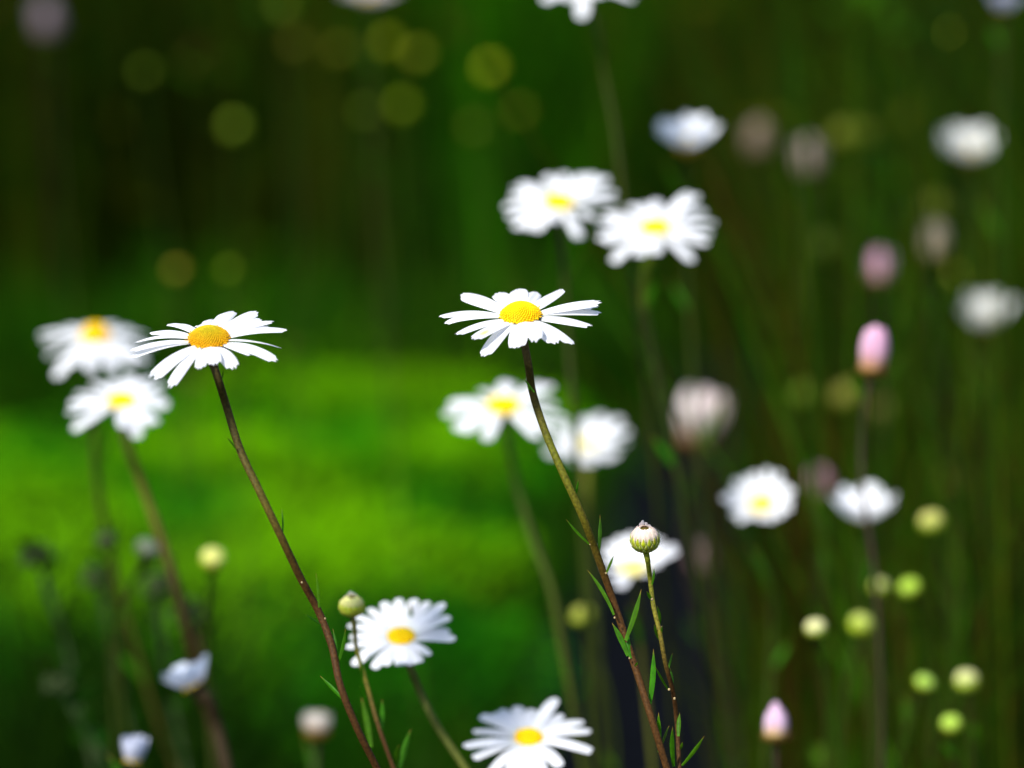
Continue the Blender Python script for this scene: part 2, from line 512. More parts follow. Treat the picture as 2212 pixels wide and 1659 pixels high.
def bud(label, group, px, py, z, r_px, seed=1, green=(0.30, 0.34, 0.03), top=(0.75, 0.72, 0.45), open_=0.35, pix_stem=(), stem_r=0.0009, e=R(22), roll=0.0,
        cstops=GREEN_STEM, leaves=2, name="daisy_bud", cat="flower bud", squash=0.92, fine=False):
    """a round closed bud: bracts in overlapping rows, petal tips packed inside at the top"""
    rng = random.Random(seed)
    fr = Frame(px, py, z, e, roll)
    bt = fr.p(0, 0, -r_px * squash * .97)
    if pix_stem: pts, foot = stem_path(bt, pix_stem, z)
    else:
        foot = Vector((bt.x + rng.uniform(0.0, 0.05), bt.y + rng.uniform(-.02, .04), -0.01))
        pts = catmull([bt, bt - fr.z * .02, bt.lerp(foot, .45) - Vector((rng.uniform(-.004, .008), 0, 0)), foot], 8)
    root = thing(name, label, cat, (foot.x, foot.y, 0.0), group)
    st = make_stem(root, pts, stem_r, stem_r * .95, cstops)
    if leaves: random_leaves(st, pts, rng, leaves, size=.014, width=.0022)
    def sp(lat, lon, k=1.0):
        return fr.p(r_px * k * math.cos(lat) * math.cos(lon), r_px * k * math.cos(lat) * math.sin(lon), r_px * k * squash * math.sin(lat))
    mb = MB()
    m = 32 if fine else 14
    rows, cs = [], []
    for i in range(13):
        lat = -math.pi / 2 + 0.08 + (math.pi / 2 + 1.15) * i / 12
        rows.append([sp(lat, 2 * math.pi * k / m) for k in range(m)])
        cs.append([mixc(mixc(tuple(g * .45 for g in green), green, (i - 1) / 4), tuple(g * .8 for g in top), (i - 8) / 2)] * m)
    mb.grid(rows, cs, close=True)
    nb = 15 if fine else 9
    for rowi in range(3):                      # rows of bracts, each overlapping the next
        for k in range(nb):
            lon = 2 * math.pi * (k + .5 * (rowi % 2)) / nb
            l0, l1 = [(-1.3, -.45), (-.95, -.02), (-.6, .42)][rowi]
            hw = math.pi / nb * .92
            rws, ccs = [], []
            for i in range(7):
                t = i / 6
                lat = l0 + (l1 - l0) * t
                w = hw * (0.75 + .25 * math.sin(math.pi * t)) * (1 - max(0, (t - .6) / .4) ** 1.6 * .85)
                kk = 1.06 + .045 * (2 - rowi) * .5 + .05 * t
                rws.append([sp(lat, lon - w, kk), sp(lat, lon - w * .4, kk + .03), sp(lat, lon, kk + .04), sp(lat, lon + w * .4, kk + .03), sp(lat, lon + w, kk)])
                g = mixc(tuple(x * .5 for x in green), tuple(x * rng.uniform(.85, 1.15) for x in green), t * 1.6)
                edge = mixc(g, tuple(min(1, .85 * x) for x in top), max(0, t - .45) * 1.4)
                midr = mixc(g, (0.20, 0.10, 0.02), .35 * t)
                ccs.append([edge, g, midr, g, edge])
            mb.grid(rws, ccs)
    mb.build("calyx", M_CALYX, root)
    pm = MB()
    npet = 15 if fine else 9
    for ring in range(2):
        for k in range(npet):
            lon = 2 * math.pi * (k + .5 * ring + rng.uniform(-.15, .15)) / npet
            l0 = (.0, .2)[ring]; l1 = (1.0, 1.26)[ring] + rng.uniform(-.2, .14)
            if fine and math.sin(lon) < -.2: l1 -= .16      # the nearer petals stop short, the opening tilts to the viewer
            hw = math.pi / npet * .9
            rws, ccs = [], []
            for i in range(7):
                t = i / 6
                lat = l0 + (l1 - l0) * t
                kk = (1.05, 1.0)[ring] + rng.uniform(0, .012) + .03 * math.sin(t * 3) + (.18 * max(0, t - .6) if ring else 0)
                w = hw * (1 - .15 * t) * (1 - max(0, (t - .75) / .25) ** 2 * .8) / max(.35, math.cos(lat)) * .8
                rws.append([sp(lat, lon - w, kk), sp(lat, lon, kk + .035), sp(lat, lon + w, kk)])
                c = mixc(mixc(green, top, .45), top, t * 2.2)
                c = mixc(c, tuple(min(1, x) for x in (top[0] * 1.02, top[1] * .9, top[2] * 1.02)), rng.uniform(0, .5))
                ccs.append([tuple(x * .9 for x in c), c, tuple(x * .9 for x in c)])
            pm.grid(rws, ccs)
    if fine:                                    # three petal tips that stand up at the back of the opening
        for (lon, ll, hh) in ((2.0, .98, .35), (1.75, 1.03, .5), (1.35, 1.05, .34), (2.5, .9, .18), (1.0, .9, .2)):
            b = sp(ll - .35, lon, .98); t = sp(ll + .12, lon, 1.0 + hh)
            petal(pm, b, t, (fr.z * -.2 + (fr.x * math.cos(lon) + fr.y * math.sin(lon)) * -1).normalized(), r_px * .24 * fr.k, 0, lambda t, v: mixc((.72, .58, .5), (.85, .76, .76), t), nu=7, nv=5, notch=0.0)
        rows, cs = [], []                       # dim ochre hollow in the opening
        for i in range(5):
            lat = 0.75 + (math.pi / 2 - .75) * i / 4
            rows.append([sp(lat, 2 * math.pi * k / 16, .93) for k in range(16)])
            cs.append([(0.16, 0.11, 0.015)] * 16)
        pm.grid(rows, cs, close=True)
    else:
        rows, cs = [], []
        for i in range(4):
            lat = 0.8 + (math.pi / 2 - .8) * i / 3
            rows.append([sp(lat, 2 * math.pi * k / 10, .98) for k in range(10)])
            cs.append([tuple(x * .9 for x in top)] * 10)
        pm.grid(rows, cs, close=True)
    pm.build("petal_tuft", M_PETAL, root)
    return root, st, fr, pts

def add_leaves(st, L, z, rng=random):
    """leaves measured as base, tip, width (all on the 2212 grid)"""
    for (bx, by, tx, ty, w) in L:
        b = at(bx, by, z); t = at(tx, ty, z + rng.uniform(-.006, .004))
        c = tuple(x * rng.uniform(.75, 1.35) for x in LEAF)
        leaf_mesh(b, t, .74 * w * z / FPX, rng.uniform(-.08, .08), c, LEAF_TIP, rng).build("leaf", M_LEAF, st)

def add_scars(st, P, z, r=2.2):
    for (a, b) in P:
        c = at(a, b, z - .0012)
        mb = MB()
        rr = r * z / FPX
        for ax in (Vector((0, 0, 1)), Vector((0, 0, -1))):
            mb.blob(c, ax, rr, rr, (0.34, 0.25, 0.12), k=8)
        mb.build("leaf_scar", M_STEM, st)

def nearest(pts, a, b, z):
    q = at(a, b, z)
    return min(pts, key=lambda p: (p - q).length)

# ------------------------------------------------------------------ setting: ground, path, vegetation masses
gm = MB()
n = 60
gx = [-60, -30, -12, -6] + list(np.linspace(-3, 3, n)) + [6, 12, 30, 60]
gy = [-60, -20, -6, -2] + list(np.linspace(-1, 7, n)) + [10, 20, 40, 60]
rows = [[Vector((x, y, 0.012 * noise.noise(Vector((x * 3, y * 3, 0))) * (1 if abs(x) < 4 and -2 < y < 8 else 0) - 0.012)) for x in gx] for y in gy]
gm.grid(rows, [[(0.02, 0.02, 0.01)] * len(gx) for _ in gy])
g = gm.build("ground", ground_material()); g['kind'] = 'structure'; g['label'] = "dark soil under the meadow"; g['category'] = "ground"

def strip_x(y): return 0.088 + 0.14 * (y - 1.67) + 0.008 * math.sin(y * 5)
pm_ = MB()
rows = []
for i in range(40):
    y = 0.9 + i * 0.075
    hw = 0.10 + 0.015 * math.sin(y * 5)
    rows.append([Vector((strip_x(y) + hw * s, y, 0.004 + 0.004 * noise.noise(Vector((s * 4, y * 6, 2))))) for s in (-1, -.6, -.2, .2, .6, 1)])
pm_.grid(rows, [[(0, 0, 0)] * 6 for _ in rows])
p_ = pm_.build("shade_strip", shade_strip_material()); p_['kind'] = 'structure'; p_['label'] = "bare strip coloured blue-black for shade, between moss and tall grass"; p_['category'] = "shade_strip"

def stuff_mesh(name, V, F4, F3, C, mat, label, cat):
    """big leaf and blade masses straight from arrays"""
    me = bpy.data.meshes.new(name)
    nv, n4, n3 = len(V), len(F4), len(F3)
    me.vertices.add(nv); me.vertices.foreach_set("co", V.astype(np.float32).ravel())
    loops = np.concatenate([F4.ravel(), F3.ravel()]).astype(np.int32)
    me.loops.add(len(loops)); me.loops.foreach_set("vertex_index", loops)
    me.polygons.add(n4 + n3)
    ls = np.concatenate([np.arange(n4) * 4, n4 * 4 + np.arange(n3) * 3]).astype(np.int32)
    me.polygons.foreach_set("loop_start", ls)
    me.update(calc_edges=True)
    ca = me.color_attributes.new("pigment", 'FLOAT_COLOR', 'POINT')
    arr = np.ones((nv, 4), dtype=np.float32); arr[:, :3] = C
    ca.data.foreach_set("color", arr.ravel())
    me.polygons.foreach_set("use_smooth", np.ones(n4 + n3, dtype=bool))
    me.materials.append(mat); me.validate()
    o = bpy.data.objects.new(name, me); col.objects.link(o)
    o['kind'] = 'stuff'; o['label'] = label; o['category'] = cat
    return o

nr = np.random.default_rng(11)
def blades(P, H, W, C, lean=0.25, seg=4, gz=None):
    """curved tapering grass blades: P feet (n,2), H heights, W widths, C pigments"""
    n_ = len(P)
    a = nr.uniform(0, 2 * np.pi, n_); la = nr.uniform(0, 2 * np.pi, n_)
    ll = np.abs(nr.normal(0, lean, n_)) * H
    vs, cs = [], []
    for k in range(seg + 1):
        t = k / seg
        x = P[:, 0] + np.cos(la) * ll * t ** 2; y = P[:, 1] + np.sin(la) * ll * t ** 2
        z = H * t * (1 - .12 * t * (ll / H)) - (0.012 if k == 0 else 0)
        if gz is not None: z = z + gz
        w = W * (1 - t ** 1.6) * .5 + 0.0002
        for s in (-1, 1):
            vs.append(np.stack([x + s * w * np.cos(a), y + s * w * np.sin(a), z], 1)); cs.append(C)
    m = 2 * (seg + 1)
    V = np.stack(vs, 1).reshape(-1, 3); Cc = np.stack(cs, 1).reshape(-1, 3)
    base = np.arange(n_)[:, None] * m
    F = np.concatenate([base + np.array([[2 * k, 2 * k + 1, 2 * k + 3, 2 * k + 2]]) for k in range(seg)], 0)
    return V, F, Cc

def vnoise(x, y, s, seed=0.0):
    return np.array([noise.noise(Vector((a * s, b * s, seed))) for a, b in zip(x, y)])

def palette(n_, cols, weights):
    i = nr.choice(len(cols), n_, p=np.array(weights) / sum(weights))
    return np.array(cols)[i] * nr.uniform(.7, 1.3, (n_, 1))

CL = [(-.11, 2.62, .17, .055), (-.22, 2.72, .16, .045), (-.02, 2.55, .13, .05), (-.34, 2.60, .17, .035), (-.48, 2.42, .20, .03), (-.62, 2.3, .2, .025), (-.20, 2.36, .16, .06), (-.06, 2.33, .12, .055),
      (-.36, 2.30, .17, .05), (-.53, 2.12, .18, .04), (-.27, 2.12, .15, .055), (-.11, 2.10, .14, .05), (-.40, 2.02, .17, .045), (-.17, 1.90, .15, .07), (-.30, 1.84, .16, .055), (-.47, 1.83, .16, .035), (-.70, 2.0, .2, .03), (-.06, 1.80, .11, .045), (-.22, 1.76, .14, .05)]
def cover_height(x, y):
    h = np.zeros_like(x)
    for (cx, cy, r, hh) in CL:
        d = ((x - cx) ** 2 + (y - cy) ** 2) / r ** 2
        h = np.maximum(h, np.clip(1 - d, 0, 1) ** .55 * hh)
    return h

# tall meadow grass on the near side of the path and behind everything
GR_DARK = [(0.024, 0.07, 0.001), (0.055, 0.07, 0.001), (0.055, 0.030, 0.003), (0.008, 0.040, 0.002)]
def grass_patch(name, label, n_, xr, yr, h, w, cols, weights, keep=None, lean=.34, clump=.35, cfn=None):
    x = nr.uniform(xr[0], xr[1], n_); y = nr.uniform(yr[0], yr[1], n_)
    ok = np.ones(n_, bool)
    if keep: ok &= keep(x, y)
    if clump: ok &= vnoise(x, y, 5.0, 3.3) + nr.uniform(-.5, .5, n_) > -clump
    x, y = x[ok], y[ok]
    H = nr.uniform(h[0], h[1], len(x)) * (1 + .25 * vnoise(x, y, 2.5, 1.0))
    C = palette(len(x), cols, weights) * (1 + 1.1 * vnoise(x, y, 6.0, 8.0))[:, None].clip(.25, 2)
    if cfn: C = cfn(x, y, C)
    V, F, Cc = blades(np.stack([x, y], 1), H, nr.uniform(w[0], w[1], len(x)), C, lean=lean)
    return stuff_mesh(name, V, F, np.zeros((0, 3), int), Cc, M_GRASS, label, "grass")

def px_np(y): return 0.088 + 0.14 * (y - 1.67) + 0.008 * np.sin(y * 5)
def far_tint(x, y, C):
    """the far grass: a blackish brown stand on one side, fresh green and straw-olive stands in the middle"""
    u = x / y
    brown = np.clip((-.07 - u) / .05, 0, 1)[:, None]
    green = np.exp(-((u - .0) / .04) ** 2)[:, None] * (y < 3.9)[:, None]
    straw = np.exp(-((u + .03) / .06) ** 2)[:, None] * (y > 4.2)[:, None]
    C = C * (1 - .45 * brown) + brown * np.array([.004, .012, 0])
    C = C * (1 - green) + green * np.array([.03, .16, .001]) * nr.uniform(.5, 1.3, (len(x), 1))
    C = C * .8
    return C * (1 - straw) + straw * np.array([.09, .09, .001]) * nr.uniform(.4, 1.4, (len(x), 1))
grass_patch("grass", "tall dark meadow grass standing thick behind the pink buds", 15000, (0.1, 1.6), (1.5, 3.4), (.30, .56), (.0022, .006), GR_DARK, [6, 2, 1, 4],
            keep=lambda x, y: x > px_np(y) + .07, cfn=lambda x, y, C: C * .62)
grass_patch("grass", "deep shady grass filling the far side of the meadow", 26000, (-2.0, 2.0), (3.05, 5.2), (.42, .80), (.003, .009), GR_DARK, [3, 3, 2, 3], clump=.6, cfn=far_tint)
grass_patch("grass", "short grass around the feet of the daisies", 34000, (-1.5, 1.5), (-.3, 3.1), (.03, .085), (.002, .0045), [(0.012, 0.06, 0.001), (0.03, 0.05, 0.002)], [3, 1],
            keep=lambda x, y: (np.abs(x - px_np(y)) > .085 * nr.uniform(.5, 1.2, len(x))) & ((cover_height(x, y) < .008) | (nr.uniform(0, 1, len(x)) < .03)), clump=.6)
grass_patch("grass", "mid green grass thinning out from the moss into the shade behind it", 4200, (-.75, .16), (2.72, 3.25), (.04, .17), (.003, .008), [(.015, .09, .001), (.03, .09, .001), (.010, .045, .001)], [3, 2, 3], clump=.1, lean=.45)
grass_patch("grass", "thin brown and green stalks crossing among the half open daisies", 760, (.12, .55), (.98, 1.55), (.30, .60), (.0012, .0028),
            [(.05, .024, .003), (.025, .08, .002), (.04, .06, .002), (.012, .02, .003)], [2, 4, 2, 2], lean=.3, clump=0)
grass_patch("grass", "grass tuft coloured blackish for shade in the lower corner beside the moss", 1300, (-.30, -.15), (1.2, 1.5), (.10, .25), (.0015, .0035), [(.006, .026, .001), (.012, .035, .001)], [2, 1], lean=.45, clump=0)  # the corner's shadow is painted into these blade colours

# bright moss-green cushion of low leaves
nl = 62000
x = nr.uniform(-.98, .30, nl); y = nr.uniform(1.54, 3.0, nl)
hgt = cover_height(x, y)
ok = (hgt > .004) & (nr.uniform(0, 1, nl) < np.clip(hgt / .03, .1, 1) ** 1.3)
x, y, hgt = x[ok], y[ok], hgt[ok]
nz = vnoise(x, y, 3.6, 5.0); nz2 = vnoise(x, y, 8.0, 9.0)
bump = hgt * (1 + .6 * nz2)
z = bump + nr.uniform(-.02, .015, len(x)) + (nr.uniform(0, 1, len(x)) < .06) * nr.uniform(0, .05, len(x))
spots = np.zeros(len(x))             # yellower and darker green patches within the mass
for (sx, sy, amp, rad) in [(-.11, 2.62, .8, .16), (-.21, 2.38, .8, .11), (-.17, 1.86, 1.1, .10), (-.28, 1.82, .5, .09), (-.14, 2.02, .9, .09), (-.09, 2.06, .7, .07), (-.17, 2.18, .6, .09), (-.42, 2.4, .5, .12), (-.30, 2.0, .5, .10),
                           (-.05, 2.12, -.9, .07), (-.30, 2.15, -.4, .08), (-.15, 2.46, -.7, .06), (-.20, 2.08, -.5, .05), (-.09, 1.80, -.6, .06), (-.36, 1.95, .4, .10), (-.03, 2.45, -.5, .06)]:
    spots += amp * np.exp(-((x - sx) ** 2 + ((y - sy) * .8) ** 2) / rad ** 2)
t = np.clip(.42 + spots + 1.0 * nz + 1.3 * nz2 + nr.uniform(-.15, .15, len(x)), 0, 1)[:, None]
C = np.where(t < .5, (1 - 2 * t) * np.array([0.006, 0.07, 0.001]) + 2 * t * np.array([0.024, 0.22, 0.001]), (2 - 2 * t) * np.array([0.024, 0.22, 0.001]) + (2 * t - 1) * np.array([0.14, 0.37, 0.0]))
nn = len(x)
a = nr.uniform(0, 2 * np.pi, nn); L = nr.uniform(.006, .013, nn); Wd = L * nr.uniform(.45, .7, nn)
el = nr.uniform(-.2, .9, nn)
d = np.stack([np.cos(a) * np.cos(el), np.sin(a) * np.cos(el), np.sin(el)], 1)
s = np.stack([-np.sin(a), np.cos(a), nr.uniform(-.4, .4, nn)], 1)
c = np.stack([x, y, z], 1)
V = np.stack([c, c + d * L[:, None] * .5 + s * Wd[:, None] * .5, c + d * L[:, None], c + d * L[:, None] * .5 - s * Wd[:, None] * .5], 1).reshape(-1, 3)
F = np.arange(nn * 4).reshape(-1, 4)
# the cushion's own body under the leaves
gxx, gyy = np.meshgrid(np.linspace(-1.0, .32, 50), np.linspace(1.64, 3.2, 50))
gz = cover_height(gxx, gyy) * .75 - .016
Vb = np.stack([gxx, gyy, gz], 2).reshape(-1, 3)
i0 = (np.arange(49)[:, None] * 50 + np.arange(49)[None, :]).ravel()
Fb = np.stack([i0, i0 + 1, i0 + 51, i0 + 50], 1) + len(V)
Cb = np.tile(np.array([[0.008, 0.045, 0.001]]), (len(Vb), 1))
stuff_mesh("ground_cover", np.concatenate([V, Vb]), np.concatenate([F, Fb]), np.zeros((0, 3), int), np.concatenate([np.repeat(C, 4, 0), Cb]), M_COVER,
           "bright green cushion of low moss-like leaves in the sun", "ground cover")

# broad leaves scattered through the tall grass, a few small ones coloured bright as painted glints
nu_ = 5200
y = nr.uniform(1.7, 4.6, nu_); x = y * nr.uniform(-.24, .26, nu_); z = nr.uniform(.05, .62, nu_)
ok = ((y > 3.0) | (x > px_np(y) + .09)) & (vnoise(x, z, 5.0, 4.0) + nr.uniform(-.35, .35, nu_) > -.05)
x, y, z = x[ok], y[ok], z[ok]; nn = len(x)
small = nr.uniform(0, 1, nn) < .10
a = nr.uniform(0, 2 * np.pi, nn); el = nr.uniform(-.9, .9, nn); L = np.where(small, nr.uniform(.006, .012, nn), nr.uniform(.02, .055, nn)); Wd = L * nr.uniform(.3, .6, nn)
d = np.stack([np.cos(a) * np.cos(el), np.sin(a) * np.cos(el), np.sin(el)], 1)
s = np.stack([-np.sin(a), np.cos(a), nr.uniform(-.8, .8, nn)], 1)
c = np.stack([x, y, z], 1)
V = np.stack([c, c + d * L[:, None] * .5 + s * Wd[:, None] * .5, c + d * L[:, None], c + d * L[:, None] * .5 - s * Wd[:, None] * .5], 1).reshape(-1, 3)
C = palette(nn, [(0.02, 0.07, 0.001), (0.05, 0.055, 0.001), (0.03, 0.018, 0.003), (0.006, 0.045, 0.002)], [4, 2, 1, 2])
C[small] = palette(int(small.sum()), [(.35, .42, .03), (.45, .38, .12), (.15, .35, .02)], [2, 1, 2])
stuff_mesh("undergrowth", V, np.arange(nn * 4).reshape(-1, 4), np.zeros((0, 3), int), np.repeat(C, 4, 0), M_GRASS, "small broad leaves scattered through the tall dark grass", "undergrowth")

# far hedge that closes the meadow
nh = 16000
x = nr.uniform(-7, 7, nh); y = 7.2 + nr.uniform(-.6, .9, nh) + .3 * np.sin(x * 1.7); z = nr.uniform(0, 1, nh) ** .8 * (1.9 + .5 * vnoise(x, y, .8, 2.0))
a = nr.uniform(0, 2 * np.pi, nh); el = nr.uniform(-.6, .9, nh); L = nr.uniform(.08, .16, nh)
d = np.stack([np.cos(a) * np.cos(el), np.sin(a) * np.cos(el), np.sin(el)], 1); s = np.stack([-np.sin(a), np.cos(a), nr.uniform(-.5, .5, nh)], 1)
c = np.stack([x, y, z], 1)
V = np.stack([c, c + d * L[:, None] * .5 + s * L[:, None] * .28, c + d * L[:, None], c + d * L[:, None] * .5 - s * L[:, None] * .28], 1).reshape(-1, 3)
C = np.repeat(palette(nh, [(0.015, 0.04, 0.005), (0.03, 0.045, 0.006)], [1, 1]), 4, 0)
stuff_mesh("shrubbery", V, np.arange(nh * 4).reshape(-1, 4), np.zeros((0, 3), int), C, M_GRASS, "dark shrubbery closing the meadow far behind the grass", "shrubbery")

# ------------------------------------------------------------------ the two sharp daisies
def cropA(P): return [(898.6 + a * .2031, 587.6 + b * .2031) for a, b in P]
def cropB(P): return [(276.5 + a * .1719, 639.4 + b * .1719) for a, b in P]
ZA, ZB = 0.700, 0.692
OPEN = "open white daisies with flat or drooping petals"

tA = cropA([(232, 470), (280, 520), (470, 225), (850, 212), (1080, 172), (1275, 200), (1560, 172), (1985, 312), (1962, 368), (1985, 425), (1885, 568),
            (1665, 765), (1490, 758), (1270, 632), (1070, 800), (715, 893), (612, 714), (425, 664)])
oA = {0: dict(arch=.10, w=24), 1: dict(arch=.10, w=24, curl=.4), 2: dict(arch=.04, w=33), 3: dict(w=32), 4: dict(w=36), 5: dict(w=34), 6: dict(arch=.04, w=32),
      7: dict(arch=.05, w=33), 8: dict(arch=.05, w=32, tw=.7), 9: dict(arch=.08, w=35), 10: dict(arch=.08, w=35), 11: dict(w=30), 12: dict(w=30), 13: dict(w=36, curl=1.0), 14: dict(w=33), 15: dict(w=31, tw=-.1), 16: dict(w=30, tw=0, col=lambda t, v: mixc(WHITE, (.82, .66, .12), max(0, 1 - ((t - .72) / .16) ** 2 - ((v + .1) / .6) ** 2) * .8)), 17: dict(w=28)}
YA = ((0.88, 0.64, 0.0), (0.88, 0.50, 0.0))
stA = [(1140, 780), (1150, 845), (1175, 925), (1215, 1020), (1260, 1120), (1290, 1200), (1322, 1290), (1365, 1420), (1410, 1560), (1442, 1665)]
rootA, sA, frA, ptsA = daisy("sharp white daisy with a bright yellow domed centre on a long brown stem", OPEN,
      1125, 683, ZA, R(21), 172, 45, tA, roll=R(3), h=.68, pix_stem=stA, width=30, disc=YA, nflo=420, stem_r=(.00112, .00088), leaves=0, tip_opts=oA, seed=3, hires=True,
      cstops=[(0, (.035, .026, .006)), (.04, (.05, .038, .006)), (.07, (.085, .09, .005)), (.11, (.085, .072, .005)), (.15, (.06, .026, .006)), (1, (.045, .016, .005))], archk=.09, wk=1.2)  # stem colour darkened at the top for the shadow under the head
mA = lambda x, y: (1002.3 + x * .3229, 708.6 + y * .3229)
mC = lambda x, y: (1157.9 + x * .3541, 1071.5 + y * .3541)
def LV(f, L): return [(*f(a, b), *f(c, d), w) for a, b, c, d, w in L]
add_leaves(sA, LV(mA, [(470, 430, 400, 335, 7), (441, 412, 432, 393, 4), (742, 1130, 764, 1010, 7), (845, 1450, 683, 1278, 8), (900, 1510, 910, 1248, 12), (952, 1640, 1003, 1520, 8)]), ZA, random.Random(5))
add_leaves(sA, LV(mC, [(475, 725, 312, 450, 11), (545, 880, 642, 568, 16), (560, 975, 463, 773, 16), (578, 990, 560, 820, 14), (600, 1040, 618, 1010, 6), (690, 1280, 716, 932, 17), (752, 1565, 748, 1320, 16), (760, 1540, 812, 1400, 8)]), ZA, random.Random(6))
add_scars(sA, [mA(757, 1148), mA(846, 1446), mA(950, 1640), mC(480, 742), mC(570, 990), mC(686, 1280), mC(755, 1560), mA(778, 1225)], ZA)

tB = cropB([(65, 585), (18, 690), (25, 772), (265, 1030), (338, 1052), (520, 1152), (897, 912), (1095, 862), (1332, 912), (1595, 737), (1868, 818), (1937, 658),
            (2012, 425), (1852, 308), (1790, 372), (1648, 185), (1310, 178), (1040, 285), (880, 388), (495, 350), (263, 460), (1690, 285)])
oB = {0: dict(w=24), 1: dict(w=20), 2: dict(w=19), 3: dict(w=16, tw=.8), 4: dict(w=26), 5: dict(w=28), 6: dict(w=28), 7: dict(w=30), 8: dict(w=34), 9: dict(w=33), 10: dict(w=30),
      11: dict(w=16, tw=.7), 12: dict(w=24), 13: dict(w=26, arch=.03), 14: dict(w=30), 15: dict(w=30, arch=.06), 16: dict(w=40), 17: dict(w=36), 18: dict(w=28), 19: dict(w=28), 20: dict(w=24), 21: dict(w=34)}
stB = [(470, 815), (487, 870), (520, 975), (560, 1060), (605, 1155), (650, 1250), (690, 1325), (715, 1390), (735, 1480), (770, 1570), (817, 1665)]
YB = ((0.48, 0.38, 0.005), (0.72, 0.33, 0.0))
rootB, sB, frB, ptsB = daisy("sharp white daisy with a golden orange centre and drooping side petals, overlapping a blurred daisy", OPEN,
      451, 733, ZB, R(27), 176, 45, tB, roll=R(3), h=.60, pix_stem=stB, disc=YB, nflo=420, stem_r=(.00112, .0008), leaves=0, tip_opts=oB, seed=8, hires=True,
      cstops=[(0, (.035, .026, .006)), (.05, (.045, .036, .006)), (.09, (.07, .055, .007)), (.14, (.055, .024, .006)), (1, (.045, .015, .005))], archk=.12)  # top of the stem painted dark where the head shades it
mB = lambda x, y: (414.8 + x * .4793, 864.1 + y * .4793)
add_leaves(sB, LV(mB, [(197, 222, 156, 168, 5), (405, 625, 404, 490, 5), (485, 802, 464, 708, 10), (572, 935, 558, 780, 8), (582, 1014, 510, 966, 6), (656, 1190, 692, 1028, 11), (652, 1170, 634, 1030, 8), (690, 1358, 577, 1243, 12)]) +
           [(478, 822, 482, 796, 4)], ZB, random.Random(9))
add_scars(sB, [mB(408, 628), mB(495, 822), mB(600, 985), mB(660, 1220), mB(688, 1328), mB(696, 1382)], ZB)

# ------------------------------------------------------------------ buds close to the sharp daisies
BUDS = "round daisy buds on thin stems"
rb, sb, fb, pb = bud("sharp round bud opening at the top to show packed cream petals", BUDS, 1393, 1164, ZA, 29, seed=4, green=(0.34, 0.38, 0.008), top=(0.84, 0.72, 0.60), fine=True,
    pix_stem=[(1397, 1200), (1404, 1250), (1412, 1310), (1425, 1365), (1437, 1430), (1455, 1500), (1462, 1560), (1468, 1665)], stem_r=.00066, e=R(24), roll=R(2), leaves=0,
    cstops=[(0, (.11, .13, .008)), (.055, (.12, .10, .01)), (.085, (.05, .022, .006)), (1, (.035, .013, .005))])
add_leaves(sb, LV(mC, [(708, 540, 720, 438, 7), (708, 642, 675, 580, 9), (755, 785, 738, 668, 9), (756, 880, 720, 778, 9), (766, 880, 772, 790, 8), (806, 1180, 727, 1038, 8), (832, 1195, 820, 1048, 12), (808, 1055, 832, 958, 7),
                       (868, 1465, 876, 1318, 13), (840, 1650, 834, 1405, 14), (890, 1645, 1027, 1463, 11), (878, 1545, 893, 1500, 8)]), ZA, random.Random(12))
add_scars(sb, [mC(708, 630), mC(762, 800), mC(760, 890), mC(812, 1180), mC(845, 1235)], ZA, 2.8)
rb2, sb2, fb2, pb2 = bud("pale topped bud touching the petals of the low daisy with the full round ring", BUDS, 760, 1309, .75, 25, seed=5, green=(0.36, 0.42, 0.01), top=(0.78, 0.78, 0.30),
    pix_stem=[(763, 1340), (770, 1400), (790, 1470), (815, 1560), (852, 1665)], stem_r=.00062, leaves=0, fine=True, e=R(20), squash=.85,
    cstops=[(0, (.06, .06, .014)), (.04, (.11, .10, .01)), (.09, (.06, .026, .008)), (1, (.04, .015, .006))])
mD = lambda x, y: (518.5 + x * .375, 1157.9 + y * .375)
add_leaves(sb2, LV(mB, [(770, 1275, 760, 1165, 8), (806, 1565, 763, 1338, 18), (778, 1345, 755, 1290, 8), (852, 1482, 856, 1348, 13), (926, 1645, 932, 1555, 14)]) + LV(mD, [(925, 1335, 985, 1112, 20), (905, 1335, 912, 1238, 9)]), .75, random.Random(14))

# ------------------------------------------------------------------ blurred open daisies
c3 = lambda P: [(1036.9 + a * .25, 345.6 + b * .25) for a, b in P]
c4 = lambda P: [(898.7 + a * .3124, 777.7 + b * .3124) for a, b in P]
c6 = lambda P: [(518.5 + a * .375, 1157.9 + b * .375) for a, b in P]
c1 = lambda P: [(a * .336, 604.9 + b * .336) for a, b in P]
daisy("blurred white daisy with one long petal hanging down, highest of the touching pair", OPEN, 1207, 440, .96, R(28), 128, 31,
      c3([(180, 400), (230, 500), (290, 590), (380, 600), (620, 540), (870, 690), (1010, 500), (1210, 370), (1190, 270), (1120, 150), (1010, 120), (900, 120), (730, 100), (570, 120), (340, 190), (270, 230), (250, 300), (480, 620)]),
      pix_stem=[(1215, 540), (1225, 700), (1240, 900)], width=27, seed=21, cstops=GREEN_STEM)
daisy("blurred white daisy with a petal raised at its side, touching the daisy above it", OPEN, 1415, 494, .95, R(26), 132, 31,
      c3([(980, 590), (1000, 680), (1060, 710), (1130, 900), (1360, 840), (1520, 820), (1840, 880), (1980, 720), (2010, 640), (2050, 540), (1960, 430), (1900, 290), (1820, 270), (1530, 340), (1430, 370), (1290, 380), (1060, 460), (1020, 520)]),
      pix_stem=[(1390, 600), (1410, 760), (1450, 950)], width=28, seed=22, cstops=[(0, (.13, .18, .004)), (.025, (.10, .14, .004)), (.06, (.016, .026, .002)), (1, (.015, .02, .002))], stem_r=(.0016, .0010))
